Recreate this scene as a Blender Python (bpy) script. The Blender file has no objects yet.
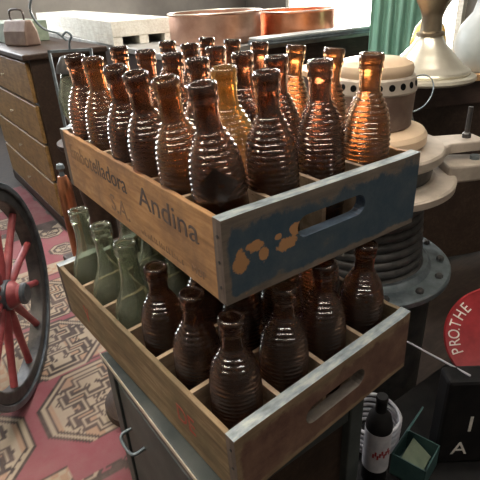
import bpy, bmesh, math, random
from mathutils import Vector, Matrix
random.seed(4)
PI = math.pi
scene = bpy.context.scene
C = scene.collection

# ------------------------------------------------------------------ helpers
def link(o): C.objects.link(o); return o
def tag(o, label, cat, group=None, kind=None):
    o['label'] = label; o['category'] = cat
    if group: o['group'] = group
    if kind: o['kind'] = kind
    return o
def empty(name, loc, label, cat, rot=(0, 0, 0), group=None):
    o = link(bpy.data.objects.new(name, None)); o.location = loc; o.rotation_euler = rot
    o.empty_display_size = .02
    return tag(o, label, cat, group)
def obj(name, bm, mats, parent=None, smooth=False, bevel=0):
    me = bpy.data.meshes.new(name)
    bmesh.ops.recalc_face_normals(bm, faces=bm.faces)
    bm.to_mesh(me); bm.free()
    if not isinstance(mats, (list, tuple)): mats = [mats]
    for m in mats: me.materials.append(m)
    if smooth:
        for p in me.polygons: p.use_smooth = True
        if smooth != True: me.set_sharp_from_angle(angle=math.radians(smooth))
    o = link(bpy.data.objects.new(name, me)); o.parent = parent
    if bevel:
        b = o.modifiers.new('bevel', 'BEVEL'); b.width = bevel; b.segments = 2; b.limit_method = 'ANGLE'
    return o
def struct(name, bm, m, **k):
    o = obj(name, bm, m, **k); o['kind'] = 'structure'; return o
def box(bm, x0, y0, z0, x1, y1, z1, mi=0, M=None):
    v = [Vector(p) for p in ((x0,y0,z0),(x1,y0,z0),(x1,y1,z0),(x0,y1,z0),(x0,y0,z1),(x1,y0,z1),(x1,y1,z1),(x0,y1,z1))]
    if M: v = [M @ p for p in v]
    v = [bm.verts.new(p) for p in v]
    for f in ((0,3,2,1),(4,5,6,7),(0,1,5,4),(1,2,6,5),(2,3,7,6),(3,0,4,7)):
        bm.faces.new([v[i] for i in f]).material_index = mi
    return bm
def BX(*a, **k): return box(bmesh.new(), *a, **k)
def lathe(bm, prof, seg=40, M=None, mi=0, cx=0, cy=0):
    rings = []
    for r, z in prof:
        if r < 1e-5:
            p = Vector((cx, cy, z)); rings.append([bm.verts.new(M @ p if M else p)])
        else:
            ring = []
            for k in range(seg):
                a = 2*PI*k/seg; p = Vector((cx+r*math.cos(a), cy+r*math.sin(a), z))
                ring.append(bm.verts.new(M @ p if M else p))
            rings.append(ring)
    for A, B in zip(rings, rings[1:]):
        for k in range(seg):
            k2 = (k+1) % seg
            if len(A) == 1 and len(B) == 1: continue
            if len(A) == 1: f = bm.faces.new((A[0], B[k], B[k2]))
            elif len(B) == 1: f = bm.faces.new((A[k], A[k2], B[0]))
            else: f = bm.faces.new((A[k], A[k2], B[k2], B[k]))
            f.material_index = mi
    return bm
def LA(prof, **k): return lathe(bmesh.new(), prof, **k)
def tube(bm, pts, r, seg=10, closed=False):
    pts = [Vector(p) for p in pts]; n = len(pts); rings = []; up = Vector((0, 0, 1))
    for i, p in enumerate(pts):
        a = pts[(i-1) % n] if (closed or i) else p; b = pts[(i+1) % n] if (closed or i < n-1) else p
        t = (b-a).normalized(); s = t.cross(up)
        if s.length < .05: s = t.cross(Vector((1, 0, 0)))
        s.normalize(); u = s.cross(t)
        rr = r[i] if isinstance(r, (list, tuple)) else r
        rings.append([bm.verts.new(p + rr*(math.cos(2*PI*k/seg)*s + math.sin(2*PI*k/seg)*u)) for k in range(seg)])
    for i in range(n if closed else n-1):
        A, B = rings[i], rings[(i+1) % n]
        for k in range(seg): bm.faces.new((A[k], A[(k+1)%seg], B[(k+1)%seg], B[k]))
    if not closed: bm.faces.new(rings[0]); bm.faces.new(rings[-1][::-1])
    return bm
def TU(*a, **k): return tube(bmesh.new(), *a, **k)
def smoothpath(pts, n=8):
    P = [Vector(p) for p in pts]; P = [P[0]]+P+[P[-1]]; out = []
    for i in range(1, len(P)-2):
        for k in range(n):
            t = k/n; a, b, c, d = P[i-1], P[i], P[i+1], P[i+2]
            out.append(.5*((2*b)+(c-a)*t+(2*a-5*b+4*c-d)*t*t+(3*b-a-3*c+d)*t*t*t))
    return out+[P[-2]]
def prism(bm, outline, z0, z1, M=None, mi=0):
    a = [Vector((x, y, z0)) for x, y in outline]; b = [Vector((x, y, z1)) for x, y in outline]
    if M: a = [M @ p for p in a]; b = [M @ p for p in b]
    a = [bm.verts.new(p) for p in a]; b = [bm.verts.new(p) for p in b]; n = len(a)
    for f in (bm.faces.new(a[::-1]), bm.faces.new(b)): f.material_index = mi
    for i in range(n): bm.faces.new((a[i], a[(i+1)%n], b[(i+1)%n], b[i])).material_index = mi
    return bm
def text(name, body, size, M, mat, parent, depth=.0003, align='LEFT', sx=1.0):
    cu = bpy.data.curves.new(name, 'FONT'); cu.body = body; cu.size = size; cu.extrude = depth
    cu.align_x = align; cu.resolution_u = 4
    t = bpy.data.objects.new(name, cu); C.objects.link(t)
    dg = bpy.context.evaluated_depsgraph_get(); me = bpy.data.meshes.new_from_object(t.evaluated_get(dg))
    bpy.data.objects.remove(t)
    me.transform(M @ Matrix.Diagonal((sx, 1, 1, 1))); me.materials.clear(); me.materials.append(mat); me.name = name
    o = link(bpy.data.objects.new(name, me)); o.parent = parent
    return o

# ------------------------------------------------------------------ materials
def newmat(name):
    m = bpy.data.materials.new(name); m.use_nodes = True; nt = m.node_tree
    return m, nt, nt.nodes['Principled BSDF']
def N(nt, t, **kw):
    n = nt.nodes.new(t)
    for k, v in kw.items():
        if k in n.inputs.keys(): n.inputs[k].default_value = v
        else: setattr(n, k, v)
    return n
def coords(nt, scale=(1, 1, 1), loc=(0, 0, 0)):
    tc = N(nt, 'ShaderNodeTexCoord'); mp = N(nt, 'ShaderNodeMapping')
    mp.inputs['Scale'].default_value = scale; mp.inputs['Location'].default_value = loc
    nt.links.new(tc.outputs['Object'], mp.inputs['Vector']); return mp.outputs['Vector']
def ramp(nt, fac, stops):
    r = N(nt, 'ShaderNodeValToRGB'); e = r.color_ramp.elements
    while len(e) < len(stops): e.new(.5)
    for q, (p, c) in zip(e, stops): q.position = p; q.color = (*c, 1)
    nt.links.new(fac, r.inputs['Fac']); return r.outputs['Color']
def noise(nt, vec, scale, detail=5, rough=.6, dist=0):
    n = N(nt, 'ShaderNodeTexNoise'); n.inputs['Scale'].default_value = scale; n.inputs['Detail'].default_value = detail
    n.inputs['Roughness'].default_value = rough; n.inputs['Distortion'].default_value = dist
    nt.links.new(vec, n.inputs['Vector']); return n.outputs['Fac']
def bump(nt, b, h, s=.3, d=.002):
    n = N(nt, 'ShaderNodeBump'); n.inputs['Strength'].default_value = s; n.inputs['Distance'].default_value = d
    nt.links.new(h, n.inputs['Height']); nt.links.new(n.outputs['Normal'], b.inputs['Normal'])
def mix(nt, fac, a, b):
    n = N(nt, 'ShaderNodeMix', data_type='RGBA')
    if hasattr(fac, 'node'): nt.links.new(fac, n.inputs['Factor'])
    else: n.inputs['Factor'].default_value = fac
    for s, v in (('A', a), ('B', b)):
        i = [q for q in n.inputs if q.name == s and q.type == 'RGBA'][0]
        if hasattr(v, 'node'): nt.links.new(v, i)
        else: i.default_value = (*v, 1)
    return [q for q in n.outputs if q.type == 'RGBA'][0]
def mth(nt, op, a, b=None, clamp=False):
    n = N(nt, 'ShaderNodeMath', operation=op); n.use_clamp = clamp
    for i, v in enumerate((a, b)):
        if v is None: continue
        if hasattr(v, 'node'): nt.links.new(v, n.inputs[i])
        else: n.inputs[i].default_value = v
    return n.outputs[0]
def simple(name, stops, scale=20, rough=.6, metal=0, stretch=(1, 1, 1), bs=.2, detail=5, spec=.5):
    m, nt, b = newmat(name); v = coords(nt, stretch); f = noise(nt, v, scale, detail)
    if len(stops) == 2: stops = [(.35, stops[0]), (.65, stops[1])]
    nt.links.new(ramp(nt, f, stops), b.inputs['Base Color'])
    b.inputs['Roughness'].default_value = rough; b.inputs['Metallic'].default_value = metal
    b.inputs['Specular IOR Level'].default_value = spec
    if bs: bump(nt, b, f, bs)
    return m
def wood(name, dark, mid, light, axis, rough=.75, wear=None):
    m, nt, b = newmat(name)
    st = {'x': (1, 9, 9), 'y': (9, 1, 9), 'z': (9, 9, 1)}[axis]
    v = coords(nt, st); f = noise(nt, v, 9, 8, .65, .4)
    c = ramp(nt, f, [(.25, dark), (.5, mid), (.75, light)])
    v2 = coords(nt); g = noise(nt, v2, 14, 6, .7)
    c = mix(nt, ramp(nt, g, [(.42, (0, 0, 0)), (.68, (.75, .75, .75))]), c, wear or dark)
    nt.links.new(c, b.inputs['Base Color']); b.inputs['Roughness'].default_value = rough
    b.inputs['Specular IOR Level'].default_value = .3
    bump(nt, b, f, .35, .0015); return m
def glass(name, col, dust, dfac, rough=.03):
    m, nt, b = newmat(name)
    b.inputs['Base Color'].default_value = (*col, 1); b.inputs['Transmission Weight'].default_value = 1
    b.inputs['Roughness'].default_value = rough; b.inputs['IOR'].default_value = 1.5
    d = N(nt, 'ShaderNodeBsdfPrincipled'); d.inputs['Base Color'].default_value = (*dust, 1)
    d.inputs['Roughness'].default_value = .25
    v = coords(nt); f = noise(nt, v, 45, 6, .7)
    k = mth(nt, 'MULTIPLY', mth(nt, 'ADD', f, .2), dfac*1.4)
    s = N(nt, 'ShaderNodeMixShader'); nt.links.new(k, s.inputs[0])
    nt.links.new(b.outputs[0], s.inputs[1]); nt.links.new(d.outputs[0], s.inputs[2])
    nt.links.new(s.outputs[0], nt.nodes['Material Output'].inputs['Surface']); return m

M = {}
M['side'] = wood('crate side wood', (.19, .10, .045), (.40, .22, .10), (.52, .32, .165), 'y', wear=(.17, .10, .065))
M['side_low'] = wood('weathered crate side wood', (.07, .045, .025), (.22, .15, .085), (.38, .29, .18), 'y', wear=(.12, .095, .055))
M['inner'] = wood('crate divider wood', (.20, .14, .09), (.42, .31, .21), (.56, .45, .33), 'x')
M['slat'] = wood('crate floor wood', (.06, .04, .025), (.12, .08, .05), (.2, .14, .09), 'y')
M['endgrain'] = wood('grey end grain', (.05, .04, .035), (.13, .10, .085), (.22, .17, .14), 'z')
M['rim'] = simple('worn rim with painted sky sheen', [(.3, (.10, .12, .13)), (.5, (.25, .29, .31)), (.7, (.46, .47, .44))], 30, .6, stretch=(1, 3, 1))  # pale blue paints reflected sky light onto the worn board tops
def endboard(name, paint, paint2, stain, bare, stain_on=True):
    m, nt, b = newmat(name)
    v = coords(nt); vs = coords(nt, (1, 6, 7))
    g = noise(nt, vs, 12, 7, .65, .3); n1 = noise(nt, v, 22, 8, .72); n2 = noise(nt, v, 60, 5, .7)
    p = mix(nt, ramp(nt, n1, [(.35, (0, 0, 0)), (.7, (1, 1, 1))]), paint, paint2)
    w = ramp(nt, g, [(.3, tuple(q*.45 for q in bare)), (.7, bare)])
    sep = N(nt, 'ShaderNodeSeparateXYZ'); nt.links.new(v, sep.inputs[0])
    X, Z = sep.outputs['X'], sep.outputs['Z']
    # paint rubbed away at the top edge, the bottom edge and the corner
    top = mth(nt, 'MULTIPLY', mth(nt, 'SUBTRACT', Z, .074), 45, True)
    bot = mth(nt, 'MULTIPLY', mth(nt, 'SUBTRACT', .012, Z), 120, True)
    cor = mth(nt, 'MULTIPLY', mth(nt, 'SUBTRACT', .012, X), 120, True)
    e = mth(nt, 'ADD', mth(nt, 'ADD', top, bot), cor)
    e = mth(nt, 'ADD', e, mth(nt, 'MULTIPLY', mth(nt, 'SUBTRACT', n1, .47), 3.0))
    e = mth(nt, 'MULTIPLY', mth(nt, 'SUBTRACT', e, .45), 3, True)
    c = mix(nt, e, p, w)
    if stain_on:
        tot = None
        for (sx, sz, rx, rz) in ((.022, .045, .013, .02), (.040, .058, .018, .009), (.052, .045, .008, .014), (.086, .046, .02, .012), (.098, .060, .012, .011), (.072, .058, .006, .005)):
            dx = mth(nt, 'DIVIDE', mth(nt, 'SUBTRACT', X, sx), rx); dz = mth(nt, 'DIVIDE', mth(nt, 'SUBTRACT', Z, sz), rz)
            d = mth(nt, 'ADD', mth(nt, 'MULTIPLY', dx, dx), mth(nt, 'MULTIPLY', dz, dz))
            q = mth(nt, 'SUBTRACT', 1.0, d, True)
            tot = q if tot is None else mth(nt, 'MAXIMUM', tot, q)
        tot = mth(nt, 'MULTIPLY', mth(nt, 'SUBTRACT', mth(nt, 'ADD', tot, mth(nt, 'MULTIPLY', n2, 2.4)), 1.62), 6, True)
        onf = mth(nt, 'LESS_THAN', sep.outputs['Y'], .002)
        c = mix(nt, mth(nt, 'MULTIPLY', tot, onf), c, stain)
    nt.links.new(c, b.inputs['Base Color']); b.inputs['Roughness'].default_value = .55
    bump(nt, b, mth(nt, 'ADD', g, n2), .35, .0015); return m
M['end_blue'] = endboard('worn blue painted end', (.020, .046, .072), (.065, .085, .10), (.40, .20, .085), (.19, .15, .12))
M['end_brown'] = endboard('scuffed brown end', (.09, .04, .03), (.22, .13, .09), (.3, .1, .06), (.30, .21, .13), False)
M['lip_blue'] = simple('rubbed blue paint', [(.045, .065, .10), (.13, .18, .25)], 25, .5, stretch=(1, 3, 3))
M['lip_grey'] = simple('rubbed grey wood', [(.09, .07, .06), (.20, .175, .15)], 25, .6, stretch=(1, 3, 3))
M['ink'] = simple('faded black ink', [(.045, .04, .045), (.13, .09, .07)], 90, .8, bs=0)
M['ink_faint'] = simple('faint grey ink', [(.12, .085, .065), (.25, .14, .08)], 120, .8, bs=0)
m, nt, b = newmat('ink fading out'); v = coords(nt); sp = N(nt, 'ShaderNodeSeparateXYZ'); nt.links.new(v, sp.inputs[0])
nt.links.new(mix(nt, mth(nt, 'MULTIPLY', mth(nt, 'SUBTRACT', mth(nt, 'ADD', sp.outputs['Y'], mth(nt, 'MULTIPLY', noise(nt, v, 70), .12)), .36), 9, True), (.055, .045, .045), (.22, .125, .065)), b.inputs['Base Color'])
b.inputs['Roughness'].default_value = .8; M['ink_fading'] = m
M['red_ink'] = simple('faded red ink', [(.34, .03, .02), (.33, .10, .06)], 90, .8, bs=0)
M['brown_glass'] = glass('brown bottle glass', (.37, .205, .125), (.10, .055, .04), .08, .14)
M['amber_glass'] = glass('amber bottle glass', (.85, .54, .20), (.45, .27, .10), .2, .09)
M['orange_glass'] = glass('warm brown bottle glass', (.50, .27, .13), (.22, .12, .065), .12, .14)
M['green_glass'] = glass('pale green bottle glass', (.82, .87, .74), (.36, .40, .30), .14, .05)
M['dark_emboss'] = glass('dark embossed glass', (.22, .12, .08), (.05, .03, .025), .4, .2)
M['copper'] = simple('copper', [(.62, .24, .12), (.85, .40, .24)], 8, .28, 1, bs=.05)
M['copper_pale'] = simple('tarnished copper', [(.48, .27, .2), (.66, .42, .32)], 8, .35, .85, bs=.05)
M['brass'] = simple('pale brass', [(.60, .56, .46), (.80, .76, .64)], 10, .3, .6, bs=.03)
M['old_brass'] = simple('tarnished brass', [(.30, .25, .18), (.45, .38, .28)], 10, .35, .9, bs=.03)
M['steel'] = simple('grey steel', [(.13, .16, .18), (.22, .26, .28)], 30, .45, .7, bs=.1)
M['dull_steel'] = simple('dull dark steel', [(.045, .045, .048), (.10, .095, .09)], 25, .5, .6, bs=.15)
M['tire'] = simple('worn grey iron', [(.07, .085, .10), (.15, .17, .19)], 25, .4, .6, bs=.15)
M['beige_iron'] = simple('beige painted iron', [(.34, .29, .24), (.50, .43, .36)], 14, .4, .25, bs=.12)
M['tan_cap'] = simple('tan enamel', [(.58, .42, .28), (.70, .54, .38)], 9, .4, .1, bs=.05)
M['brown_iron'] = simple('brown iron', [(.14, .09, .07), (.24, .17, .13)], 12, .5, .4, bs=.1)
M['black'] = simple('black', [(.006, .006, .007), (.014, .013, .013)], 20, .6, bs=.1)
M['black'].node_tree.nodes['Principled BSDF'].inputs['Specular IOR Level'].default_value = .15
M['void'] = simple('painted hole black', [(.003, .003, .003), (.006, .006, .006)], 20, .9, bs=0, spec=.1)  # paints the darkness inside the vent holes
M['green_metal'] = simple('dark green grey paint', [(.035, .045, .045), (.075, .085, .082)], 16, .5, .2, bs=.12)
M['red_paint'] = simple('faded red paint', [(.20, .03, .035), (.34, .07, .075)], 18, .5, bs=.15)
M['red_tin'] = simple('red tin', [(.20, .010, .014), (.30, .02, .026)], 25, .45, bs=.05)
M['white_ink'] = simple('off white paint', [(.55, .52, .48), (.7, .67, .62)], 60, .6, bs=0)
M['chest'] = wood('golden brown wood', (.12, .068, .024), (.26, .155, .058), (.35, .215, .09), 'y', rough=.5)
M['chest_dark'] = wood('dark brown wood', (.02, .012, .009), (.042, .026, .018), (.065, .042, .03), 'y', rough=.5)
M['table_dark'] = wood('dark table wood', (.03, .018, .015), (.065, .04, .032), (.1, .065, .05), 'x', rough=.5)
M['orange_wood'] = wood('orange table wood', (.3, .16, .08), (.52, .33, .18), (.66, .46, .28), 'x', rough=.4)
M['white_wood'] = wood('chipped white paint', (.50, .47, .40), (.72, .70, .62), (.82, .80, .73), 'y', wear=(.55, .5, .42))
M['grey_top'] = simple('grey zinc sheet', [(.25, .25, .24), (.42, .41, .38)], 10, .45, .4, bs=.1)
M['green_cloth'] = simple('green cloth', [(.16, .36, .28), (.25, .47, .38)], 30, .8, stretch=(1, 1, .1), bs=.1)
M['pale_cloth'] = simple('pale grey blue ceramic', [(.42, .47, .48), (.58, .62, .62)], 5, .4, bs=.05)
M['yellow_glass'] = simple('yellow painted glow', [(.80, .50, .10), (.9, .62, .18)], 5, .3, bs=0)  # yellow stands in for the glow of a lit lamp globe
M['plaster'] = simple('warm grey plaster', [(.17, .155, .14), (.22, .205, .18)], 3, .9, bs=.1)
M['floorwood'] = wood('dark floor boards', (.012, .008, .006), (.028, .018, .013), (.045, .03, .02), 'x')
M['teal'] = simple('dull teal tin', [(.03, .075, .075), (.05, .11, .105)], 20, .5, bs=.05)
M['pale_green'] = simple('pale green card', [(.13, .17, .12), (.2, .24, .17)], 20, .7, bs=.05)
M['label_white'] = simple('paper label', [(.34, .34, .38), (.46, .45, .48)], 40, .7, bs=0)
def emis(name, col, s):
    m, nt, b = newmat(name); b.inputs['Base Color'].default_value = (*col, 1)
    b.inputs['Emission Color'].default_value = (*col, 1); b.inputs['Emission Strength'].default_value = s; return m
M['day'] = emis('daylight through glazing', (1, .97, .92), 3.5)
M['lamp'] = emis('added lamp diffuser', (1, .93, .82), 24.0)

# ------------------------------------------------------------------ room
X0, X1, Y0, Y1, ZC = -2.4, 4.6, -2.2, 6.2, 2.9
struct('floor', BX(X0, Y0, -.06, X1, Y1, -.008), M['floorwood'])
struct('ceiling', BX(X0, Y0, ZC, X1, Y1, ZC+.05), M['plaster'])
struct('wall_left', BX(X0-.08, Y0, -.06, X0, Y1, ZC+.05), M['plaster'])
struct('wall_right', BX(X1, Y0, -.06, X1+.08, Y1, ZC+.05), M['plaster'])
struct('wall_front', BX(X0, Y0-.08, -.06, X1, Y0, ZC+.05), M['plaster'])
struct('wall_back', BX(X0, Y1, -.06, X1, Y1+.08, ZC+.05), M['plaster'])
def window(n, axis, c, a0, a1, z0, z1):
    def b(bm, u0, v0, u1, v1, d0, d1):
        if axis == 'x': return box(bm, c-d1, u0, v0, c-d0, u1, v1)
        return box(bm, u0, c-d1, v0, u1, c-d0, v1)
    w = .06; fr = bmesh.new()
    for (u0, v0, u1, v1) in ((a0, z0, a0+w, z1), (a1-w, z0, a1, z1), (a0, z0, a1, z0+w), (a0, z1-w, a1, z1), ((a0+a1)/2-.02, z0, (a0+a1)/2+.02, z1)):
        b(fr, u0, v0, u1, v1, .0, .06)
    f = struct('window_%d' % n, fr, M['white_wood'])
    obj('pane', b(bmesh.new(), a0+w, z0+w, a1-w, z1-w, .005, .02), M['day'], f)
window(1, 'x', X1, 2.6, 5.2, .25, 2.5)
window(2, 'y', Y1, -1.2, 1.2, 1.3, 2.6)
def light(name, loc, target, sx, sy, power, col):
    l = bpy.data.lights.new(name, 'AREA'); l.shape = 'RECTANGLE'; l.size = sx; l.size_y = sy; l.energy = power; l.color = col
    o = link(bpy.data.objects.new(name, l)); o.location = loc
    o.rotation_euler = (Vector(target)-Vector(loc)).to_track_quat('-Z', 'Y').to_euler(); return o
light('daylight_side_window', (4.45, 3.9, 1.6), (.6, 1.4, .9), 2.4, 1.7, 430, (1, .95, .88))
light('daylight_back_window', (0, 6.1, 1.95), (.3, .5, 1), 2.2, 1.2, 110, (.86, .93, 1))
# unseen lamps, added and made long to draw streaks on the bottle ribs
for k, (x, y, rz, p, c, lab) in enumerate(((-1.0, .9, 1.2, 8, (1, .80, .60), 'added long ceiling lamp above the wagon wheel'), (.95, 2.3, -.06, 42, (1, .95, .9), 'added long ceiling lamp above the copper pans'),
                                  (.25, .45, -.626, 0, (1, .95, .9), 'added long ceiling lamp above the crates'), (-.30, -.30, -.626, 0, (1, .84, .68), 'added long ceiling lamp nearest the front wall'))):
    t = empty('added_ceiling_lamp', (x, y, ZC), lab, 'lamp', (0, 0, rz), group='added ceiling lamps')
    hl = .62 if k < 2 else 1.45
    obj('lamp_housing', BX(-hl, -.09, -.05, hl, .09, 0), M['white_wood'], t)
    obj('diffuser', BX(-hl+.02, -.05, -.075, hl-.02, .05, -.05), M['lamp'], t)
    if p: light('added_lamp_light', (x, y, ZC-.09), (x, y, 0), .3, .3, p, c)

# ------------------------------------------------------------------ rug (woven design stored per stitch)
def inseg(u, v, segs):
    d = 9
    for (a, b, c, e) in segs:
        du = max(min(a, c)-u, 0, u-max(a, c)); dv = max(min(b, e)-v, 0, v-max(b, e)); d = min(d, max(du, dv))
    return d
HOOK = [(.0, .032, .035, .032), (.035, .032, .035, .062), (.035, .062, .085, .062), (.085, .062, .085, .10), (.05, .10, .085, .10), (.05, .10, .05, .135), (.05, .135, .0, .135),
        (.06, .0, .06, .03), (.06, .03, .115, .03), (.115, .03, .115, .075)]
BE, TA, DK, RD, RD2 = (.34, .28, .21), (.32, .21, .145), (.06, .048, .045), (.235, .08, .095), (.17, .055, .065)
def gul(u, v, R):
    a, b = abs(u), abs(v); d = max(a*.95, b, (a+b)*.70)
    if d > R: return None
    if d > R-.010: return DK
    if d > R-.022: return BE
    if d > R-.032: return DK
    s = inseg(a, b, HOOK)
    if s < .004: return BE
    if s < .013: return DK
    for (p, q) in ((.012, .012), (.11, .11), (.02, .08), (.09, .012), (.13, .05)):
        e = abs(a-p)+abs(b-q)
        if e < .005: return BE
        if e < .013: return DK
    return TA if int((a+1)/.055) % 2 else BE
def rugcol(x, y):
    if y < .70:
        q = (x*1.0+y*1.0) % .12
        if (y % .11) < .02: return DK
        g = gul((x % .16)-.08, (y % .11)-.06, .05)
        return g or (RD if q < .07 else DK)
    if y < 2.02:
        if y < .80 and not ((x-.07) % .44 < .25): return RD
        k = (y-.81)/.37; i = int(k//1)
        yc = .81+.37*i+.17
        m = ((x-.07+.22+.05*(i % 2)) % .44)-.22
        g = gul(m, y-yc, .178 if i else .19)
        if g: return g
        # red ground, with a dark and pale thread line along each band
        e = (y-.81) % .37
        if i and abs(e-.012) < .005: return DK
        if i and abs(e-.33) < .005: return DK
        if i and (e < .33 and e > .02):
            return BE if ((x*40) % 2 < 1) == ((y*40) % 2 < 1) else TA
        return RD
    if y < 2.05: return BE
    if y < 2.46:
        g = gul(((x+.12) % .3)-.15, ((y-2.05) % .26)-.13, .075)
        return g or RD
    if y < 2.6:
        return BE if (abs(((x*12) % 2)-1) + abs(((y*14) % 2)-1)) < .7 else DK
    g = gul(((x+.02) % .34)-.17, ((y-2.6) % .3)-.15, .085)
    return g or RD2
def make_rug():
    x0, x1, y0, y1, st = -1.0, .41, .32, 3.4, .0075
    nx, ny = int((x1-x0)/st), int((y1-y0)/st)
    verts = [(x0+i*st, y0+j*st, .004+.0015*math.sin((x0+i*st)*9)*math.sin((y0+j*st)*7)) for j in range(ny+1) for i in range(nx+1)]
    faces = [(j*(nx+1)+i, j*(nx+1)+i+1, (j+1)*(nx+1)+i+1, (j+1)*(nx+1)+i) for j in range(ny) for i in range(nx)]
    me = bpy.data.meshes.new('rug'); me.from_pydata(verts, [], faces)
    ca = me.color_attributes.new('weave', 'FLOAT_COLOR', 'POINT'); buf = []
    for j in range(ny+1):
        for i in range(nx+1): buf += [*rugcol(x0+i*st, y0+j*st), 1]
    ca.data.foreach_set('color', buf)
    m, nt, b = newmat('woven wool'); at = N(nt, 'ShaderNodeVertexColor'); at.layer_name = 'weave'
    v = coords(nt); f = noise(nt, v, 7, 6, .7); f2 = noise(nt, v, 220, 2)
    c = mix(nt, ramp(nt, f, [(.4, (.0, .0, .0)), (.8, (.5, .5, .5))]), at.outputs['Color'], (.26, .19, .17))
    nt.links.new(c, b.inputs['Base Color']); b.inputs['Roughness'].default_value = .9; b.inputs['Specular IOR Level'].default_value = .15
    bump(nt, b, f2, .5, .002); me.materials.append(m)
    o = link(bpy.data.objects.new('patterned_rug', me)); s = o.modifiers.new('thick', 'SOLIDIFY'); s.thickness = .006; s.offset = -1
    tag(o, 'worn red rug woven with beige and black stepped octagons, under everything on the floor', 'rug')
make_rug()

# ------------------------------------------------------------------ crates
CL, CW, CH, TE, TS = .492, .31, .0995, .0149, .007
PXC, PYC = (CW-2*TS)/4, (CL-2*TE)/6
def round_slot(x0, x1, z0, z1, n=8):
    r = (z1-z0)/2; zc = (z0+z1)/2; pts = []
    for k in range(n+1): a = -PI/2+PI*k/n; pts.append((x1-r+r*math.cos(a), zc+r*math.sin(a)))
    for k in range(n+1): a = PI/2+PI*k/n; pts.append((x0+r+r*math.cos(a), zc+r*math.sin(a)))
    return pts
def end_board_bm(y0, y1, slot):
    bm = bmesh.new(); x0, x1, z0, z1 = 0, CW, 0, CH
    sl = round_slot(*slot); n = len(sl)
    # ring of outer points matched to the slot points
    def outer(p):
        cx, cz = (slot[0]+slot[1])/2, (slot[2]+slot[3])/2
        dx, dz = p[0]-cx, p[1]-cz; ts = []
        if dx > 1e-9: ts.append((x1-cx)/dx)
        if dx < -1e-9: ts.append((x0-cx)/dx)
        if dz > 1e-9: ts.append((z1-cz)/dz)
        if dz < -1e-9: ts.append((z0-cz)/dz)
        t = min(ts); return (cx+dx*t, cz+dz*t)
    ou = [outer(p) for p in sl]
    # snap nearest ones to the corners
    for c in ((x0, z0), (x1, z0), (x0, z1), (x1, z1)):
        k = min(range(n), key=lambda i: (ou[i][0]-c[0])**2+(ou[i][1]-c[1])**2); ou[k] = c
    wob = lambda x: .0012*math.sin(x*61+y0*40)+.0008*math.sin(x*143)
    def V(p, y): return bm.verts.new((p[0], y, p[1]+(wob(p[0]) if p[1] > z1-1e-6 else 0)))
    A = [V(p, y0) for p in sl]; B = [V(p, y0) for p in ou]; A2 = [V(p, y1) for p in sl]; B2 = [V(p, y1) for p in ou]
    for k in range(n):
        q = (k+1) % n
        bm.faces.new((A[k], A[q], B[q], B[k])); bm.faces.new((A2[k], B2[k], B2[q], A2[q]))
        bm.faces.new((A[k], A2[k], A2[q], A[q])).material_index = 3
        f = bm.faces.new((B[k], B[q], B2[q], B2[k]))
        c = f.calc_center_median()
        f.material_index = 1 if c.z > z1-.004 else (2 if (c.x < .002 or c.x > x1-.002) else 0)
    return bm
def make_crate(label, mats, loc, rot, slot):
    side, end, rim, inner, lip = mats
    t = empty('bottle_crate', loc, label, 'crate', rot, 'wooden bottle crates')
    sb = []
    for x in (0, CW-TS):
        bm = bmesh.new(); n = 24
        prev = None
        for k in range(n+1):                                    # slightly wavy worn top edge
            y = TE+(CL-2*TE)*k/n; h = CH-.001+.0009*math.sin(k*1.9+x*30)+.0006*math.sin(k*4.3)
            ring = [bm.verts.new(p) for p in ((x, y, 0), (x+TS, y, 0), (x+TS, y, h), (x, y, h))]
            if prev:
                for a in range(4): bm.faces.new((prev[a], prev[(a+1)%4], ring[(a+1)%4], ring[a]))
            else: bm.faces.new(ring[::-1])
            prev = ring
        bm.faces.new(prev)
        sb.append(obj('side_board', bm, side, t, bevel=.001))
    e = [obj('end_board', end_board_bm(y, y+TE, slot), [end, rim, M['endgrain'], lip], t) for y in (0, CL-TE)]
    for k in range(1, 6):
        y = TE+PYC*k; o = obj('divider', BX(TS, y-.003, .010, CW-TS, y+.003, CH-.005), inner, t)
    for k in range(1, 4):
        x = TS+PXC*k; o = obj('divider', BX(x-.003, TE, .010, x+.003, CL-TE, CH-.0055), inner, t)
    for k in range(4):
        w = (CW-2*TS)/4; obj('floor_slat', BX(TS+k*w+.003, TE, .002, TS+(k+1)*w-.003, CL-TE, .009), M['slat'], t)
    # nail heads
    for y, s in ((0, -1),):
        for zz in (.02, .05, .08):
            Mx = Matrix.Translation((0, TE*.5, zz)) @ Matrix.Rotation(-PI/2, 4, 'Y')
            obj('nail', lathe(bmesh.new(), [(0, -.001), (.002, -.001), (.002, .0008), (0, .001)], 10, Mx), M['dull_steel'], t, smooth=40)
    return t, sb, e
UZ = .95
slotU = (.100, .210, .045, .072); slotL = (.106, .216, .034, .064)
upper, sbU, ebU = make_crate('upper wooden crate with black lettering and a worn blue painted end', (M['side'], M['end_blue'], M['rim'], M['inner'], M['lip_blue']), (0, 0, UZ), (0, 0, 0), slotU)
Rl = Matrix.Rotation(.05918, 4, 'Z') @ Matrix.Rotation(-.0366, 4, 'Y') @ Matrix.Rotation(.0107, 4, 'X')
LOWLOC = Vector((-.03968, -.06207, .734375))
rl = Rl.to_euler()
lower, sbL, ebL = make_crate('lower weathered wooden crate with red marks and a scuffed brown end', (M['side_low'], M['end_brown'], M['rim'], M['inner'], M['lip_grey']), LOWLOC, rl, slotL)
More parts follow.
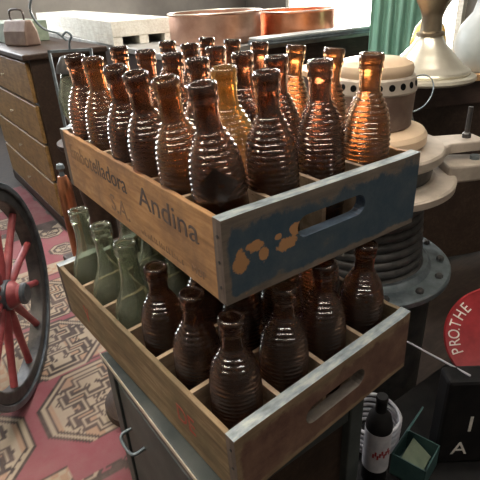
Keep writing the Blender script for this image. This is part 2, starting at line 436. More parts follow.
# lettering on the left long side; text runs towards -y, normal -x
def side_M(y, z): return Matrix.Translation((-.0002, y, z)) @ Matrix(((0, 0, -1, 0), (-1, 0, 0, 0), (0, 1, 0, 0), (0, 0, 0, 1)))
text('lettering', 'Embotelladora', .0365, side_M(.458, .058), M['ink_fading'], sbU[0], sx=1.06)
text('lettering', 'Andina', .0410, side_M(.194, .055), M['ink'], sbU[0], sx=1.29)
text('lettering', 'S.A.', .0380, side_M(.302, .014), M['ink_faint'], sbU[0], sx=1.15)
bm = bmesh.new(); yy = .200
while yy > .090:                                     # a worn line of tiny unreadable characters
    h = random.uniform(.004, .009); w_ = random.uniform(.0015, .005)
    box(bm, -.0005, yy-w_, .011, -.0001, yy, .0125); box(bm, -.0005, yy-.0012, .011, -.0001, yy, .011+h); yy -= w_+random.uniform(.002, .005)
obj('worn_lettering', bm, M['ink_faint'], sbU[0])
text('lettering', 'MOP', .0145, side_M(.068, .013), M['ink_faint'], sbU[0])
text('lettering', 'DE', .040, side_M(.122, .034), M['red_ink'], sbL[0], sx=.85)
text('lettering', 'V', .045, side_M(.40, .03), M['red_ink'], sbL[0], sx=.6)

# ------------------------------------------------------------------ bottles
KEY = [(0, .0270), (.006, .0280), (.04, .0290), (.09, .0296), (.115, .0289), (.130, .0273), (.140, .0252), (.150, .0214), (.160, .0166), (.168, .0134), (.176, .0130), (.22, .0130)]
def ribbed_profile(zr0=.034, H=.211):
    P = [(0, .0035), (.018, .0015), (.0245, 0), (.0268, .002), (.0278, .006)]
    def body(z):
        for k in range(len(KEY)-1):
            (za, ra), (zb, rb) = KEY[k], KEY[k+1]
            if z <= zb:
                rp = KEY[max(0, k-1)]; rn = KEY[min(len(KEY)-1, k+2)]; t = (z-za)/(zb-za); h = zb-za
                m0 = (rb-rp[1])/(zb-rp[0]); m1 = (rn[1]-ra)/(rn[0]-za)
                return (2*t**3-3*t*t+1)*ra+(t**3-2*t*t+t)*h*m0+(-2*t**3+3*t*t)*rb+(t**3-t*t)*h*m1
        return KEY[-1][1]
    z = .012
    while z < zr0-.003: P.append((body(z), z)); z += .006
    zr1, pitch = .166, .0064; n = round((zr1-zr0)/pitch); pitch = (zr1-zr0)/n
    for k in range(n):
        z = zr0+k*pitch
        for f, d in ((0, -.0010), (.16, -.0003), (.32, .0009), (.5, .0014), (.68, .0009), (.84, -.0003)):
            P.append((body(z+f*pitch)+d, z+f*pitch))
    for z, r in ((.1675, .0132), (.172, .0129), (.180, .0128), (.186, .0131), (.1895, .0136), (.191, .0146), (.1935, .0150), (.196, .0146), (.198, .0140), (.200, .0145), (.203, .0152), (.207, .0152), (.2095, .0145), (.211, .0132)):
        P.append((r, z))
    P.append((.0112, .2105)); P.append((.0105, .207))
    for z, r in ((.19, .0098), (.17, .0100), (.16, .0128), (.150, .0175), (.140, .0212), (.125, .0243), (.09, .0262), (.04, .0258), (.014, .0245), (.009, .021), (.008, 0)): P.append((r, z))
    return P
def smooth_profile():
    P = [(0, .003), (.018, .0015), (.0245, 0), (.0265, .003), (.0285, .012), (.0315, .03), (.0338, .05), (.0345, .068), (.0335, .082), (.0305, .096), (.0250, .108), (.0203, .119), (.0172, .130), (.0154, .142), (.0145, .156), (.0142, .170),
         (.0148, .1765), (.0160, .178), (.0165, .181), (.0160, .184), (.0153, .186), (.0160, .188), (.0165, .191), (.0160, .195), (.0145, .197), (.0118, .1965), (.0112, .19), (.0118, .165), (.0123, .145), (.0172, .119), (.0272, .096), (.0312, .068), (.028, .03), (.025, .014), (.02, .009), (0, .008)]
    return P
def bottle_mesh(name, prof, mat, seg=48):
    bm = lathe(bmesh.new(), prof, seg); bmesh.ops.recalc_face_normals(bm, faces=bm.faces)
    me = bpy.data.meshes.new(name); bm.to_mesh(me); bm.free(); me.materials.append(mat)
    for p in me.polygons: p.use_smooth = True
    return me
BM = {k: bottle_mesh('ribbed_bottle_'+k, ribbed_profile(), M[k+'_glass']) for k in ('brown', 'amber', 'orange')}
BM['embossed'] = bottle_mesh('embossed_bottle', ribbed_profile(.094), M['brown_glass'])
BM['green'] = bottle_mesh('smooth_bottle', smooth_profile(), M['green_glass'])
UP = {(0, 0): (0.0405, 0.0529, -0.018, -0.0011), (0, 1): (0.1135, 0.0527, -0.0125, -0.0016), (0, 2): (0.1901, 0.0556, -0.0032, 0.0051), (0, 3): (0.2638, 0.0524, -0.0017, -0.0024), (1, 0): (0.0405, 0.1257, -0.0244, -0.0112), (1, 1): (0.1135, 0.127, -0.0201, -0.008), (1, 2): (0.1882, 0.1306, -0.0077, 0.0004), (1, 3): (0.2695, 0.1352, 0.0286, 0.011), (2, 0): (0.0405, 0.2025, -0.0268, -0.02), (2, 1): (0.1165, 0.2069, -0.0047, -0.0015), (2, 2): (0.1882, 0.2059, -0.0078, -0.0038), (2, 3): (0.2695, 0.2125, 0.0307, 0.0145), (3, 0): (0.0405, 0.2795, -0.0213, -0.0265), (3, 1): (0.1186, 0.2843, 0.0002, -0.0005), (3, 2): (0.1942, 0.2888, 0.0063, 0.0099), (3, 3): (0.2695, 0.2895, 0.0261, 0.0217), (4, 0): (0.0405, 0.3587, -0.0123, -0.0066), (4, 1): (0.1168, 0.3601, -0.004, -0.0033), (4, 2): (0.1965, 0.3666, 0.0165, 0.0297), (4, 3): (0.2695, 0.3666, 0.026, 0.0219), (5, 0): (0.0405, 0.4336, -0.016, -0.0172), (5, 1): (0.1167, 0.4436, -0.0042, 0.013), (5, 2): (0.1965, 0.4436, 0.0164, 0.0298), (5, 3): (0.2695, 0.4436, 0.0238, 0.0243)}
ROWN = ['nearest', 'second', 'third', 'fourth', 'fifth', 'farthest']
COLN = ['first', 'second', 'third', 'last']
def ulabel(i, j):
    if (i, j) == (0, 0): return 'brown ribbed bottle with embossed lozenge, nearest corner of the top crate'
    if (i, j) == (1, 1): return 'amber yellow ribbed bottle, the only light one in the top crate'
    if (i, j) == (0, 3): return 'orange-brown ribbed bottle at the right corner of the blue crate end'
    return 'brown bottle in top crate, %s row from blue end, %s from lettered side' % (ROWN[i], COLN[j])
def bottle(kind, loc, tilt, sz, label, group):
    o = link(bpy.data.objects.new('ribbed_bottle' if kind != 'green' else 'smooth_bottle', BM[kind])); o.location = loc
    d = Vector((tilt[0], tilt[1], .211)); ax = Vector((0, 0, 1)).rotation_difference(d.normalized())
    spin = Matrix.Rotation(random.uniform(0, 6), 4, 'Z')
    o.rotation_euler = (ax.to_matrix().to_4x4() @ spin).to_euler(); o.scale = (1, 1, sz)
    return tag(o, label, 'bottle', group)
for (i, j), (x, y, tx, ty) in UP.items():
    if j == 0 and i <= 3: tx += x-.046; x = .046          # leaning loosely against the outer boards
    if j == 3 and i: tx += x-.259; x = .259
    kind = 'amber' if (i, j) == (1, 1) else ('orange' if (i, j) in ((0, 3), (1, 3), (2, 3), (1, 0), (4, 0)) else 'brown')
    if (i, j) == (0, 0): kind = 'embossed'
    b = bottle(kind, (x, y, UZ+.0105), (tx, ty), 1, ulabel(i, j), 'bottles in the top crate')
    if (i, j) == (0, 0):
        b.rotation_euler = Vector((0, 0, 1)).rotation_difference(Vector((tx, ty, .211)).normalized()).to_euler()
        bm = bmesh.new(); a0 = math.radians(236); n = 14
        def pt(u, v, r): return bm.verts.new((r*math.cos(a0+u/.029), r*math.sin(a0+u/.029), .114+v))
        hw, hh = .021, .0215
        cols = []
        for k in range(n+1):
            u = -hw+2*hw*k/n; h = hh*(1-abs(u)/hw)+.0006
            cols.append((pt(u, -h, .0296), pt(u, h, .0284), pt(u, h, .0308), pt(u, -h, .0315)))
        for A, B in zip(cols, cols[1:]):
            for q in range(4): bm.faces.new((A[q], A[(q+1)%4], B[(q+1)%4], B[q]))
        bm.faces.new(cols[0]); bm.faces.new(cols[-1][::-1])
        o = obj('embossed_lozenge', bm, M['dark_emboss'], b, smooth=40); o['label'] = 'darker raised lozenge on the bottle front'
        bm = bmesh.new()
        for r_ in range(3):
            for k in range(11):
                a = a0-.75+.15*k; z = .046+r_*.0125
                Mx = Matrix.Rotation(a, 4, 'Z')
                box(bm, .0283, -.0012, z, .0306, .0012, z+.008, M=Mx)
        obj('embossed_dashes', bm, M['brown_glass'], b, bevel=.0004)
def low_pt(x, y, z): return LOWLOC + (Rl @ Vector((x, y, z)))
LT = {(0, 0): (.0026, .0049, .90), (0, 1): (.006, .002, .915), (1, 0): (-.0035, -.008, .905), (2, 0): (-.004, -.003, .905), (3, 0): (-.0022, .0105, .963), (4, 0): (-.0016, .0128, .963), (5, 0): (-.0046, .0158, .963)}
for i in range(6):
    for j in range(4):
        kind = 'green' if (i >= 3 and j <= 1) else 'brown'
        tx, ty, s = LT.get((i, j), (0, 0, None) if False else (random.uniform(-.004, .004), random.uniform(-.004, .004), None))
        p = low_pt(TS+PXC*(j+.5), TE+PYC*(i+.5), .0105)
        if s is None: s = ((UZ-.0012)-p.z)/(.197 if kind == 'green' else .211)*(.992 if i else .985)
        if i == 0 and j >= 1: s = min(s, .93)
        if kind == 'green':
            nm = {3: 'nearest', 4: 'middle', 5: 'farthest'}[i]
            lab = ('pale green smooth bottle at the lower crate\'s left side, %s of three' % nm) if j == 0 else 'pale green bottle in lower crate behind the %s green bottle of the left side' % nm
        elif (i, j) == (0, 0): lab = 'brown ribbed bottle in the nearest corner of the lower crate'
        elif j == 0: lab = 'brown ribbed bottle at the lower crate\'s left side, %s' % ('second from the near corner' if i == 1 else 'beside the green bottles')
        elif i == 0: lab = 'brown ribbed bottle behind the lower crate\'s handle end, %s' % ['', 'next to the corner bottle', 'third from the near corner', 'rightmost of the row'][j]
        else: lab = 'shaded brown bottle in lower crate, %s row from handle end, %s from left' % (ROWN[i], COLN[j])
        bottle(kind, p, (tx, ty), s, lab, 'bottles in the lower crate')

# ------------------------------------------------------------------ stand under the crates
st = empty('metal_cabinet', (-.060, -.03, 0), 'dark green-grey metal cabinet carrying the two bottle crates', 'cabinet', (0, 0, .015))
SW, SD, ST = .27, .315, .7335
obj('cabinet_top', BX(-.004, -.004, ST-.020, SW+.004, SD, ST), M['green_metal'], st, bevel=.002)
obj('edge_highlight', BX(-.0055, -.004, ST-.006, -.0038, SD, ST+.0006), M['brass'], st)  # pale strip paints the highlight along the cabinet's top edge
obj('cabinet_body', BX(.022, .03, .05, SW-.02, SD-.01, ST-.020), M['black'], st)
obj('side_panel', BX(.004, .028, .05, .022, SD-.028, ST-.05), M['green_metal'], st, bevel=.002)
for x in (0, SW-.028):
    for y in (0, SD-.028): obj('post', BX(x, y, 0, x+.028, y+.028, ST-.020), M['green_metal'], st, bevel=.002)
obj('rail', BX(.028, .004, ST-.06, SW-.028, .02, ST-.020), M['green_metal'], st, bevel=.002)
obj('rail', BX(.028, .004, .06, SW-.028, .02, .10), M['green_metal'], st, bevel=.002)
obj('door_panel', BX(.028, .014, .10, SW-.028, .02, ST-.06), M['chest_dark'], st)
hp = smoothpath([(.006, SD-.10, .60), (-.012, SD-.10, .598), (-.018, SD-.09, .596), (-.018, SD-.06, .596), (-.012, SD-.05, .598), (.006, SD-.05, .60)])
obj('handle', TU(hp, .0028), M['steel'], st, smooth=True)
sl = empty('low_stool', (.16, .54, .007), 'dark stool hidden in the shade behind the cabinet, under the copper canister', 'stool')
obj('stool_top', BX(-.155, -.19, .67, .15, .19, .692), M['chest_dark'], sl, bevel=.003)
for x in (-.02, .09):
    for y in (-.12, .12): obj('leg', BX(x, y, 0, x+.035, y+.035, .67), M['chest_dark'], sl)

# ------------------------------------------------------------------ wagon wheel
wa = math.radians(60); WR = .372
wc = Vector((-.104, 1.218, WR+.006))
wt = empty('wagon_wheel', wc, 'red spoked wagon wheel with grey iron tyre standing on the rug', 'wheel', (PI/2, 0, wa))
def ringbm(r0, r1, h, seg=72, bev=0):
    return LA([(r0, -h), (r1, -h), (r1, h), (r0, h), (r0, -h)], seg=seg)
obj('tyre', ringbm(WR-.020, WR, .032), M['tire'], wt, smooth=35, bevel=.003)
obj('rim', ringbm(WR-.062, WR-.020, .024), M['dull_steel'], wt, smooth=35, bevel=.005)
hub = LA([(0, -.055), (.026, -.055), (.030, -.052), (.032, -.05), (.045, -.035), (.05, 0), (.045, .035), (.032, .05), (.03, .070), (.024, .074), (0, .074)], seg=28)
h = obj('hub', hub, M['red_paint'], wt, smooth=35)
obj('hub_cap', LA([(.0325, .06), (.036, .062), (.036, .072), (.03, .078), (0, .078)], seg=24), M['tire'], h, smooth=35)
obj('hub_band', LA([(.046, .025), (.0505, .022), (.0515, .012), (.0515, -.012), (.0505, -.022), (.046, -.025)], seg=28), M['tire'], h, smooth=35)
for k in range(12):
    a = 2*PI*k/12+.1; d = Vector((math.cos(a), math.sin(a), 0))
    obj('spoke', TU([d*.042, d*.10, d*.2, d*(WR-.06)], [.013, .0165, .0125, .0125], 12), M['red_paint'], wt, smooth=50)

# ------------------------------------------------------------------ chest of drawers
ch = empty('chest_of_drawers', (.43, 2.42, -.008), 'golden brown wooden chest of drawers at the far left edge of the rug', 'chest', (0, 0, 0))
CD, CWd, CHt = .42, 1.25, 1.0
obj('carcass', BX(.008, 0, .06, CD, CWd, CHt-.03), M['chest_dark'], ch, bevel=.004)
obj('plinth', BX(-.008, -.012, .0, CD, CWd+.012, .075), M['chest_dark'], ch, bevel=.004)
obj('chest_top', BX(-.03, -.03, CHt-.03, CD, CWd+.03, CHt), M['chest_dark'], ch, bevel=.006)
for k in range(4):
    z = .085+k*.222
    d = obj('drawer', BX(-.012, .03, z, .008, CWd-.03, z+.205), M['chest'], ch, bevel=.004)
    for y in (.62,):
        Mx = Matrix.Translation((-.012, y, z+.095)) @ Matrix.Rotation(-PI/2, 4, 'Y')
        obj('knob', lathe(bmesh.new(), [(0, -.002), (.005, -.002), (.004, .008), (.008, .012), (.008, .016), (0, .018)], 16, Mx), M['brass'], d, smooth=40)
# things on the chest
b = empty('leather_satchel', (.55, 2.95, CHt-.007), 'brown leather satchel standing on the near end of the wooden chest', 'bag', (0, 0, .3))
bm = bmesh.new(); prism(bm, [(-.05, 0), (.05, 0), (.042, .08), (.018, .14), (-.018, .14), (-.042, .08)], -.12, .12, Matrix.Rotation(PI/2, 4, 'X') @ Matrix.Rotation(PI/2, 4, 'Y') if False else Matrix(((1,0,0,0),(0,0,1,0),(0,1,0,0),(0,0,0,1))))
obj('bag_body', bm, M['brown_iron'], b, bevel=.01)
obj('strap', TU(smoothpath([(0, -.07, .138), (0, -.06, .19), (0, .06, .19), (0, .07, .138)]), .006), M['chest_dark'], b, smooth=True)
o = obj('green_box', BX(-.13, -.25, 0, .13, .25, .12), M['pale_green'], None, bevel=.004); o.location = (.64, 3.40, CHt-.007)
tag(o, 'dull green box on the far part of the wooden chest', 'box')

# ------------------------------------------------------------------ long table behind with pans and white boards
tb = empty('long_table', (1.02, 2.02, -.008), 'long dark table with grey sheet top carrying the copper pans and white boards', 'table', (0, 0, -.06))
TW, TL = 1.75, 3.6
obj('table_top', BX(0, 0, .925, TW, TL, .958), M['grey_top'], tb, bevel=.003)
obj('apron', BX(.02, .02, .82, TW-.02, TL-.02, .925), M['table_dark'], tb, bevel=.004)
obj('back_panel', BX(.05, .06, .05, .09, TL-.06, .82), M['table_dark'], tb)
obj('front_panel', BX(.05, .06, .05, TW-.06, .09, .82), M['table_dark'], tb)
for x in (.02, TW-.09):
    for y in (.02, TL-.09): obj('leg', BX(x, y, 0, x+.07, y+.07, .82), M['table_dark'], tb, bevel=.005)
wb = empty('white_pallet', (1.03, 2.73, .951), 'chipped white painted wooden pallet lying on the long table\'s left part', 'pallet', (0, 0, -.12))
obj('top_board', BX(0, 0, .05, .40, 2.9, .14), M['white_wood'], wb, bevel=.003)
for x in (0, .17, .34): obj('runner', BX(x, 0.002, 0, x+.06, 2.898, .05), M['white_wood'], wb, bevel=.003)
def pan(name, loc, r, h, mat, lab):
    t = empty(name, loc, lab, 'pan', group='copper pans on the long table')
    obj('pan_body', LA([(0, 0), (r*.97, 0), (r, .006), (r, h-.01), (r+.006, h-.006), (r+.008, h), (r+.003, h+.003), (r-.002, h), (r-.004, .008), (0, .006)], seg=64), mat, t, smooth=35)
    obj('rolled_rim', LA([(r+.003+.005*math.cos(a), h+.005*math.sin(a)) for a in [2*PI*k/8 for k in range(9)]], seg=64), M['brass'], t, smooth=True)
    return t
pan('copper_pan', (1.53, 2.34, .951), .275, .165, M['copper_pale'], 'large pale copper pan behind the bottles, left one on the long table')
o = obj('steel_bowl', LA([(0, .0), (.10, 0), (.17, .05), (.19, .1), (.186, .1), (.165, .055), (.09, .008), (0, .006)], seg=48), M['steel'], None, smooth=35); o.location = (1.53, 2.34, .958)
tag(o, 'grey steel bowl sitting inside the left copper pan', 'bowl')
pan('copper_pan', (2.10, 2.26, .951), .255, .14, M['copper'], 'bright orange copper pan, right one on the long table')
# window cloth and dark folded sheets at table's right front
for k in range(3):
    o = obj('metal_tray', BX(-.42, -.06, 0, .42, .07, .011), M['steel'] if k < 2 else M['pale_cloth'], None, bevel=.003)
    o.location = (1.93+.012*k, 1.905+.008*k, .951+.0125*k-.0); o.rotation_euler = (0, 0, -.06)
    tag(o, ['grey metal tray at the front of the long table, bottom of its stack', 'grey metal tray at the front of the long table, middle of its stack', 'paler metal tray at the front of the long table, topmost of its stack'][k], 'tray', 'trays at the table front')

# ------------------------------------------------------------------ big iron burner (the round machine)
MX, MY = .708, .420
mc = empty('iron_boiler', (MX, MY, 0), 'large round iron boiler with perforated drum and stacked plates, right of the crates', 'machine')
obj('boiler_base', LA([(0, .005), (.22, .005), (.22, .03), (.195, .05), (.195, .545), (0, .545)], seg=64), M['dull_steel'], mc, smooth=35)
fl = obj('bolt_flange', LA([(0, .545), (.232, .545), (.236, .549), (.236, .562), (.232, .566), (.186, .566), (.182, .575), (.176, .58), (0, .58)], seg=80), M['steel'], mc, smooth=30)
for k in range(14):
    a = 2*PI*k/14+.12
    obj('bolt', LA([(0, .566), (.010, .566), (.010, .573), (.007, .576), (0, .576)], seg=6 if k % 2 else 8, cx=.212*math.cos(a), cy=.212*math.sin(a)), M['dull_steel'], fl, smooth=30)
rib = [(0, .58), (.165, .58)]
for k in range(8):
    z = .585+k*.024; r = .160-.002*k
    rib += [(r-.006, z), (r, z+.006), (r+.001, z+.012), (r, z+.018), (r-.006, z+.023)]
rib += [(.15, .785), (0, .785)]
obj('ribbed_collar', LA(rib, seg=64), M['dull_steel'], mc, smooth=50)  # darker steel puts the shadow on the ribs into the colour
obj('lower_plate', LA([(0, .785), (.20, .785), (.214, .792), (.215, .808), (.21, .812), (.17, .812), (.165, .816), (0, .816)], seg=72), M['beige_iron'], mc, smooth=30)
obj('neck', LA([(0, .816), (.155, .816), (.158, .83), (.16, .86), (0, .86)], seg=64), M['dull_steel'], mc, smooth=30)
ear = bmesh.new(); prism(ear, [(.10, -.07), (.16, -.075), (.20, -.04), (.30, -.04), (.30, .03), (.20, .04), (.14, .10), (.08, .1)], .852, .878, Matrix.Rotation(-.45, 4, 'Z'))
e = obj('bracket', ear, M['beige_iron'], mc, bevel=.004)
Mx = Matrix.Rotation(-.45, 4, 'Z')
obj('bolt', lathe(bmesh.new(), [(0, .878), (.011, .878), (.011, .888), (.006, .892), (.006, .955), (0, .955)], 12, Mx, cx=.265, cy=0), M['dull_steel'], e, smooth=30)
ear = bmesh.new(); prism(ear, [(.19, -.05), (.24, -.045), (.32, -.03), (.32, .04), (.19, .05)], .79, .835, Matrix.Rotation(-.62, 4, 'Z'))
e = obj('lug', ear, M['beige_iron'], mc, bevel=.006)
Mx = Matrix.Rotation(-.62, 4, 'Z')
obj('bolt', lathe(bmesh.new(), [(0, .835), (.012, .835), (.012, .845), (0, .848)], 8, Mx, cx=.27, cy=0), M['steel'], e, smooth=30)
obj('upper_plate', LA([(0, .86), (.175, .86), (.180, .866), (.180, .883), (.176, .888), (.13, .892), (0, .895)], seg=72), M['beige_iron'], mc, smooth=30)
obj('top_ring', LA([(0, .892), (.128, .892), (.135, .90), (.135, .918), (.128, .928), (.105, .936), (0, .94)], seg=72), M['tan_cap'], mc, smooth=30)
rc = Vector((.834, .386, .994))-Vector((MX, MY, 0)); rx, ry = Vector((.809, -.585, -.049)), Vector((.306, .349, .886))
a1 = (rx*.62+ry*.78).normalized(); a2 = rx.cross(ry).cross(a1).normalized()
ringp = [rc+a1*.051*math.cos(2*PI*k/48)+a2*.034*math.sin(2*PI*k/48) for k in range(48)]
lr = obj('lifting_ring', TU(ringp, .0018, closed=True), M['steel'], mc, smooth=True)
obj('ring_stem', TU([min(ringp, key=lambda p: p.z), (.150, -.02, .905), (.150, -.02, .885)], .0028), M['steel'], lr, smooth=True)
dr = obj('drum', LA([(0, .938), (.094, .938), (.096, .942), (.095, .945), (.0985, 1.018), (0, 1.018)], seg=72), M['brown_iron'], mc, smooth=30)
bd = obj('perforated_band', LA([(0, 1.018), (.0995, 1.018), (.101, 1.022), (.096, 1.050), (.092, 1.054), (0, 1.054)], seg=72), M['beige_iron'], mc, smooth=30)
for k in range(22):
    a = 2*PI*k/22
    Mx = Matrix.Rotation(a, 4, 'Z') @ Matrix.Translation((.0982, 0, 1.037)) @ Matrix.Rotation(PI/2-.17, 4, 'Y')
    obj('vent_hole', lathe(bmesh.new(), [(0, -.002), (.0075, -.002), (.0075, .0006), (0, .0002)], 14, Mx), M['void'], bd, smooth=30)
obj('cap', LA([(0, 1.052), (.086, 1.052), (.089, 1.058), (.090, 1.068), (.086, 1.078), (.070, 1.086), (0, 1.091)], seg=72), M['tan_cap'], mc, smooth=30)

# ------------------------------------------------------------------ side table, lamp, ring, curtain at the right back
sd = empty('side_table', (1.66, .98, 0), 'orange wooden side table at the right, behind the iron boiler', 'table', (0, 0, -.38))
obj('table_top', BX(-.42, -.22, .865, .55, .42, .89), M['orange_wood'], sd, bevel=.003)
obj('apron', BX(-.39, -.19, .77, .52, .39, .865), M['table_dark'], sd, bevel=.003)
obj('front_panel', BX(-.36, -.17, .03, .49, -.15, .77), M['chest_dark'], sd)  # added to close the underside and shade the floor by the boiler
obj('side_panel', BX(-.375, -.13, .03, -.355, .33, .77), M['chest_dark'], sd)  # added like the front panel, to keep light off the floor
for x in (-.39, .46):
    for y in (-.19, .33): obj('leg', BX(x, y, 0, x+.06, y+.06, .77), M['table_dark'], sd, bevel=.004)
SZ = .891
LX, LY = 1.49, .82
lp = empty('brass_lamp', (LX, LY, SZ), 'tall flared pale brass lamp base standing on the orange side table', 'lamp')
lp.scale = (1.5, 1.5, 1.3)
obj('foot', LA([(0, 0), (.118, 0), (.122, .006), (.12, .014), (.112, .018), (0, .018)], seg=64), M['brass'], lp, smooth=30)
obj('cone', LA([(0, .018), (.104, .018), (.107, .024), (.104, .03), (.088, .04), (.084, .046), (.07, .062), (.066, .068), (.052, .086), (.04, .10), (.032, .115), (.030, .122), (0, .122)], seg=64), M['brass'], lp, smooth=30)
obj('stem', LA([(0, .122), (.034, .122), (.034, .130), (.026, .134), (.024, .17), (.03, .19), (.045, .22), (.075, .26), (.085, .30), (.07, .34), (.03, .36), (.012, .37), (.012, .45), (0, .45)], seg=48), M['old_brass'], lp, smooth=30)
vs = obj('ceramic_jug', LA([(0, 0), (.07, 0), (.10, .04), (.115, .10), (.10, .17), (.06, .22), (.05, .26), (.058, .28), (.05, .28), (.042, .26), (.05, .22), (0, .2)], seg=48), M['pale_cloth'], None, smooth=40)
vs.location = (1.80, .78, SZ); tag(vs, 'pale blue-grey ceramic jug at the right edge of the side table', 'jug')
vs = obj('yellow_globe', LA([(0, 0), (.05, 0), (.07, .04), (.075, .1), (.06, .16), (.035, .19), (.04, .21), (0, .21)], seg=40), M['yellow_glass'], None, smooth=40)
vs.location = (1.77, 1.02, SZ); tag(vs, 'yellow globe coloured as if lit, standing behind the brass lamp on the side table', 'jar')
# curtain
def curtain():
    t = empty('green_curtain', (2.40, 1.66, 0), 'green pleated curtain hanging from a rod behind the iron boiler', 'curtain', (0, 0, -.62))
    bm = bmesh.new(); n, m_ = 120, 8; W = .36; rows = []
    for j in range(m_+1):
        z = .12+(2.35-.12)*j/m_; rows.append([bm.verts.new((-W/2+W*i/n, .014*math.sin(i/n*PI*11+.5*math.sin(j*.8))*(1-.2*j/m_), z)) for i in range(n+1)])
    for a, b in zip(rows, rows[1:]):
        for i in range(n): bm.faces.new((a[i], a[i+1], b[i+1], b[i]))
    o = obj('pleated_cloth', bm, M['green_cloth'], t, smooth=True); s = o.modifiers.new('s', 'SOLIDIFY'); s.thickness = .003
    obj('curtain_rod', TU([(-W/2-.06, 0, 2.36), (W/2+.06, 0, 2.36)], .011), M['brass'], t, smooth=40)
    for s in (-1, 1): obj('rod_hanger', TU([(s*(W/2+.03), 0, 2.36), (s*(W/2+.03), 0, ZC)], .006), M['brass'], t, smooth=40)
curtain()

# ------------------------------------------------------------------ lantern and copper can behind the crates
sk = empty('plant_stand', (.16, .86, .007), 'dark wooden pedestal behind the crates carrying the wire lantern', 'pedestal')
obj('column', LA([(0, .004), (.11, .004), (.11, .03), (.05, .06), (.035, .3), (.035, .7), (.06, .90), (0, .90)], seg=32), M['chest_dark'], sk, smooth=40)
obj('pedestal_top', LA([(0, .90), (.07, .90), (.075, .908), (.075, .915), (0, .915)], seg=40), M['chest_dark'], sk, smooth=40)
ln = empty('wire_lantern', (.16, .86, .9225), 'grey wire-framed glass lantern with curled handle behind the far left bottles', 'lantern', (0, 0, -.626))
obj('lantern_base', LA([(0, 0), (.055, 0), (.055, .03), (.04, .04), (0, .04)], seg=32), M['steel'], ln, smooth=35)
obj('globe', LA([(.03, .04), (.045, .07), (.048, .11), (.035, .15), (.03, .165), (.028, .165), (.033, .15), (.046, .11), (.043, .07), (.028, .04)], seg=32), M['green_glass'], ln, smooth=True)
obj('hood', LA([(0, .165), (.04, .165), (.04, .175), (.025, .20), (0, .205)], seg=32), M['dull_steel'], ln, smooth=35)
fr = bmesh.new(); box(fr, -.052, -.003, .03, -.046, .003, .215); box(fr, .046, -.003, .03, .052, .003, .215); box(fr, -.052, -.003, .209, .052, .003, .215)
obj('frame', fr, M['steel'], ln)
obj('curled_handle', TU(smoothpath([(0, 0, .214), (.003, 0, .232), (.010, 0, .243), (0, 0, .252), (-.010, 0, .243), (-.003, 0, .234), (-.02, 0, .250), (-.05, 0, .262), (-.068, 0, .285), (-.070, 0, .31), (-.052, 0, .335), (-.03, 0, .345)]), .0026), M['steel'], ln, smooth=True)
cn = empty('copper_canister', (.030, .665, .700), 'slim copper canister with small knob seen between the crates and the rug', 'canister')
obj('canister_body', LA([(0, 0), (.014, 0), (.016, .006), (.016, .17), (.014, .195), (.009, .21), (0, .212)], seg=40), M['copper'], cn, smooth=35)
obj('knob', LA([(0, .210), (.006, .211), (.004, .22), (.009, .228), (.007, .236), (0, .239)], seg=20), M['steel'], cn, smooth=40)

# ------------------------------------------------------------------ lower right clutter
bn = empty('low_bench', (.56, -.06, 0), 'black low bench at the lower right holding jar, tin and sign', 'bench')
obj('bench_top', BX(-.235, -.30, .28, .42, .23, .305), M['black'], bn, bevel=.003)
for x in (-.23, .37):
    for y in (-.295, .18): obj('leg', BX(x, y, .004, x+.045, y+.045, .28), M['black'], bn)
BZ = .306
jr = empty('labelled_bottle', (.374, .060, BZ), 'dark round bottle with white label and red lettering beneath the lower crate\'s handle end', 'bottle')
obj('bottle_body', LA([(0, 0), (.030, 0), (.032, .004), (.032, .16), (.026, .182), (.014, .195), (.013, .22), (.015, .225), (.013, .232), (0, .232)], seg=40), M['black'], jr, smooth=35)
jr.scale = (.82, .82, 1); jr.rotation_euler = (0, 0, 0)
lb = obj('paper_label', LA([(.0322, .045), (.0328, .045), (.0328, .150), (.0322, .150)], seg=48), M['label_white'], jr, smooth=35)
bm = bmesh.new()
for k in range(9):
    a = math.radians(205)+k*.16; z = .088+.006*math.sin(k*2.1)+.0012*k
    box(bm, .0326, -.0022, z, .0336, .0022, z+.011, M=Matrix.Rotation(a, 4, 'Z'))
obj('red_mark', bm, M['red_tin'], lb)
cr = empty('white_cable_coil', (.445, .125, BZ+.001), 'white cable coiled beside the labelled bottle', 'cable')
bm = bmesh.new()
tube(bm, [((.055+.002*math.sin(k*.7))*math.cos(k*.22), .055*math.sin(k*.22), .004+k*.00055) for k in range(150)], .004, 8)
obj('coil', bm, M['label_white'], cr, smooth=True)
tn = empty('teal_tin_box', (.455, .02, BZ), 'open teal tin box with pale green card, right of the labelled bottle', 'box', (0, 0, .25))
tn.scale = (.8, .8, 1)
bm = bmesh.new(); box(bm, -.05, -.045, 0, .05, .045, .003); box(bm, -.05, -.045, 0, -.047, .045, .06); box(bm, .047, -.045, 0, .05, .045, .06); box(bm, -.05, -.045, 0, .05, -.042, .06); box(bm, -.05, .042, 0, .05, .045, .06)
obj('tin_body', bm, M['teal'], tn)
obj('card', BX(-.04, -.03, 0, .04, .03, .004, M=Matrix.Translation((0, -.002, .035)) @ Matrix.Rotation(.5, 4, 'X')), M['pale_green'], tn)
obj('tin_lid', BX(-.05, 0, 0, .05, .004, .09, M=Matrix.Translation((0, .043, .058)) @ Matrix.Rotation(.35, 4, 'X')), M['teal'], tn)
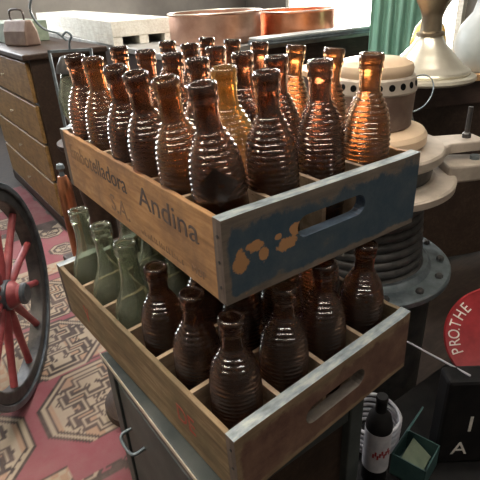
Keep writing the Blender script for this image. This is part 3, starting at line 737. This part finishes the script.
# black case with a painted white letter
bk = empty('black_case', (.500, .0, BZ), 'black standing case with a white letter A at the lower right corner', 'case', (0, 0, -.626))
obj('case_body', BX(0, 0, 0, .17, .05, .235), M['black'], bk, bevel=.008)
text('letter', 'A', .052, Matrix.Translation((.030, -.0005, .030)) @ Matrix.Rotation(PI/2, 4, 'X'), M['white_ink'], bk)
text('letter', 'I', .062, Matrix.Translation((.052, -.0005, .098)) @ Matrix.Rotation(PI/2, 4, 'X'), M['white_ink'], bk)
# round red sign with lettering round its edge
sg = empty('round_red_sign', (.745, .031, .507), 'round red tin sign with white lettering around its edge, at the right margin', 'sign')
sr = Vector((-.22698, -.36353, 1.251))-Vector((.745, .031, .507)); q = sr.to_track_quat('Z', 'Y'); sg.rotation_euler = q.to_euler()
SR = .118
ds = obj('sign_disc', LA([(0, -.004), (SR-.003, -.004), (SR, 0), (SR-.004, .003), (SR-.008, .001), (0, .001)], seg=72), M['red_tin'], sg, smooth=35)
for chh, deg in (('P', 216), ('R', 204), ('O', 192), ('.', 184), ('T', 177), ('H', 163), ('E', 150)):
    a = math.radians(deg); Mx = Matrix.Translation(((SR-.035)*math.cos(a), (SR-.035)*math.sin(a), .0014)) @ Matrix.Rotation(a-PI/2, 4, 'Z')
    text('letter', chh, .036, Mx, M['white_ink'], ds, align='CENTER', sx=.8)
obj('sign_stand', TU([(0, .0, -.006), (.0, -.06, -.06), (0, -.13, -.13)], .006), M['dull_steel'], sg)
o = obj('white_stick', TU([(.575, .275, .50), (.545, -.015, .5435)], .0022), M['label_white'], None); tag(o, 'thin white stick slanting in the dark beside the red sign', 'stick')

# ------------------------------------------------------------------ world, camera
w = bpy.data.worlds.new('world'); scene.world = w; w.use_nodes = True
w.node_tree.nodes['Background'].inputs[0].default_value = (.5, .55, .6, 1); w.node_tree.nodes['Background'].inputs[1].default_value = .05
cam = bpy.data.cameras.new('camera'); cam.sensor_width = 36; cam.lens = 489.693/480*36; cam.clip_start = .02
co = link(bpy.data.objects.new('camera', cam)); co.location = (-.22698, -.36353, 1.25108); co.rotation_euler = (1.090257, .049235, -.626042)
scene.camera = co
vs = scene.view_settings; vs.view_transform = 'Standard'; vs.look = 'None'; vs.gamma = 1; vs.use_curve_mapping = False
vs.exposure = .4
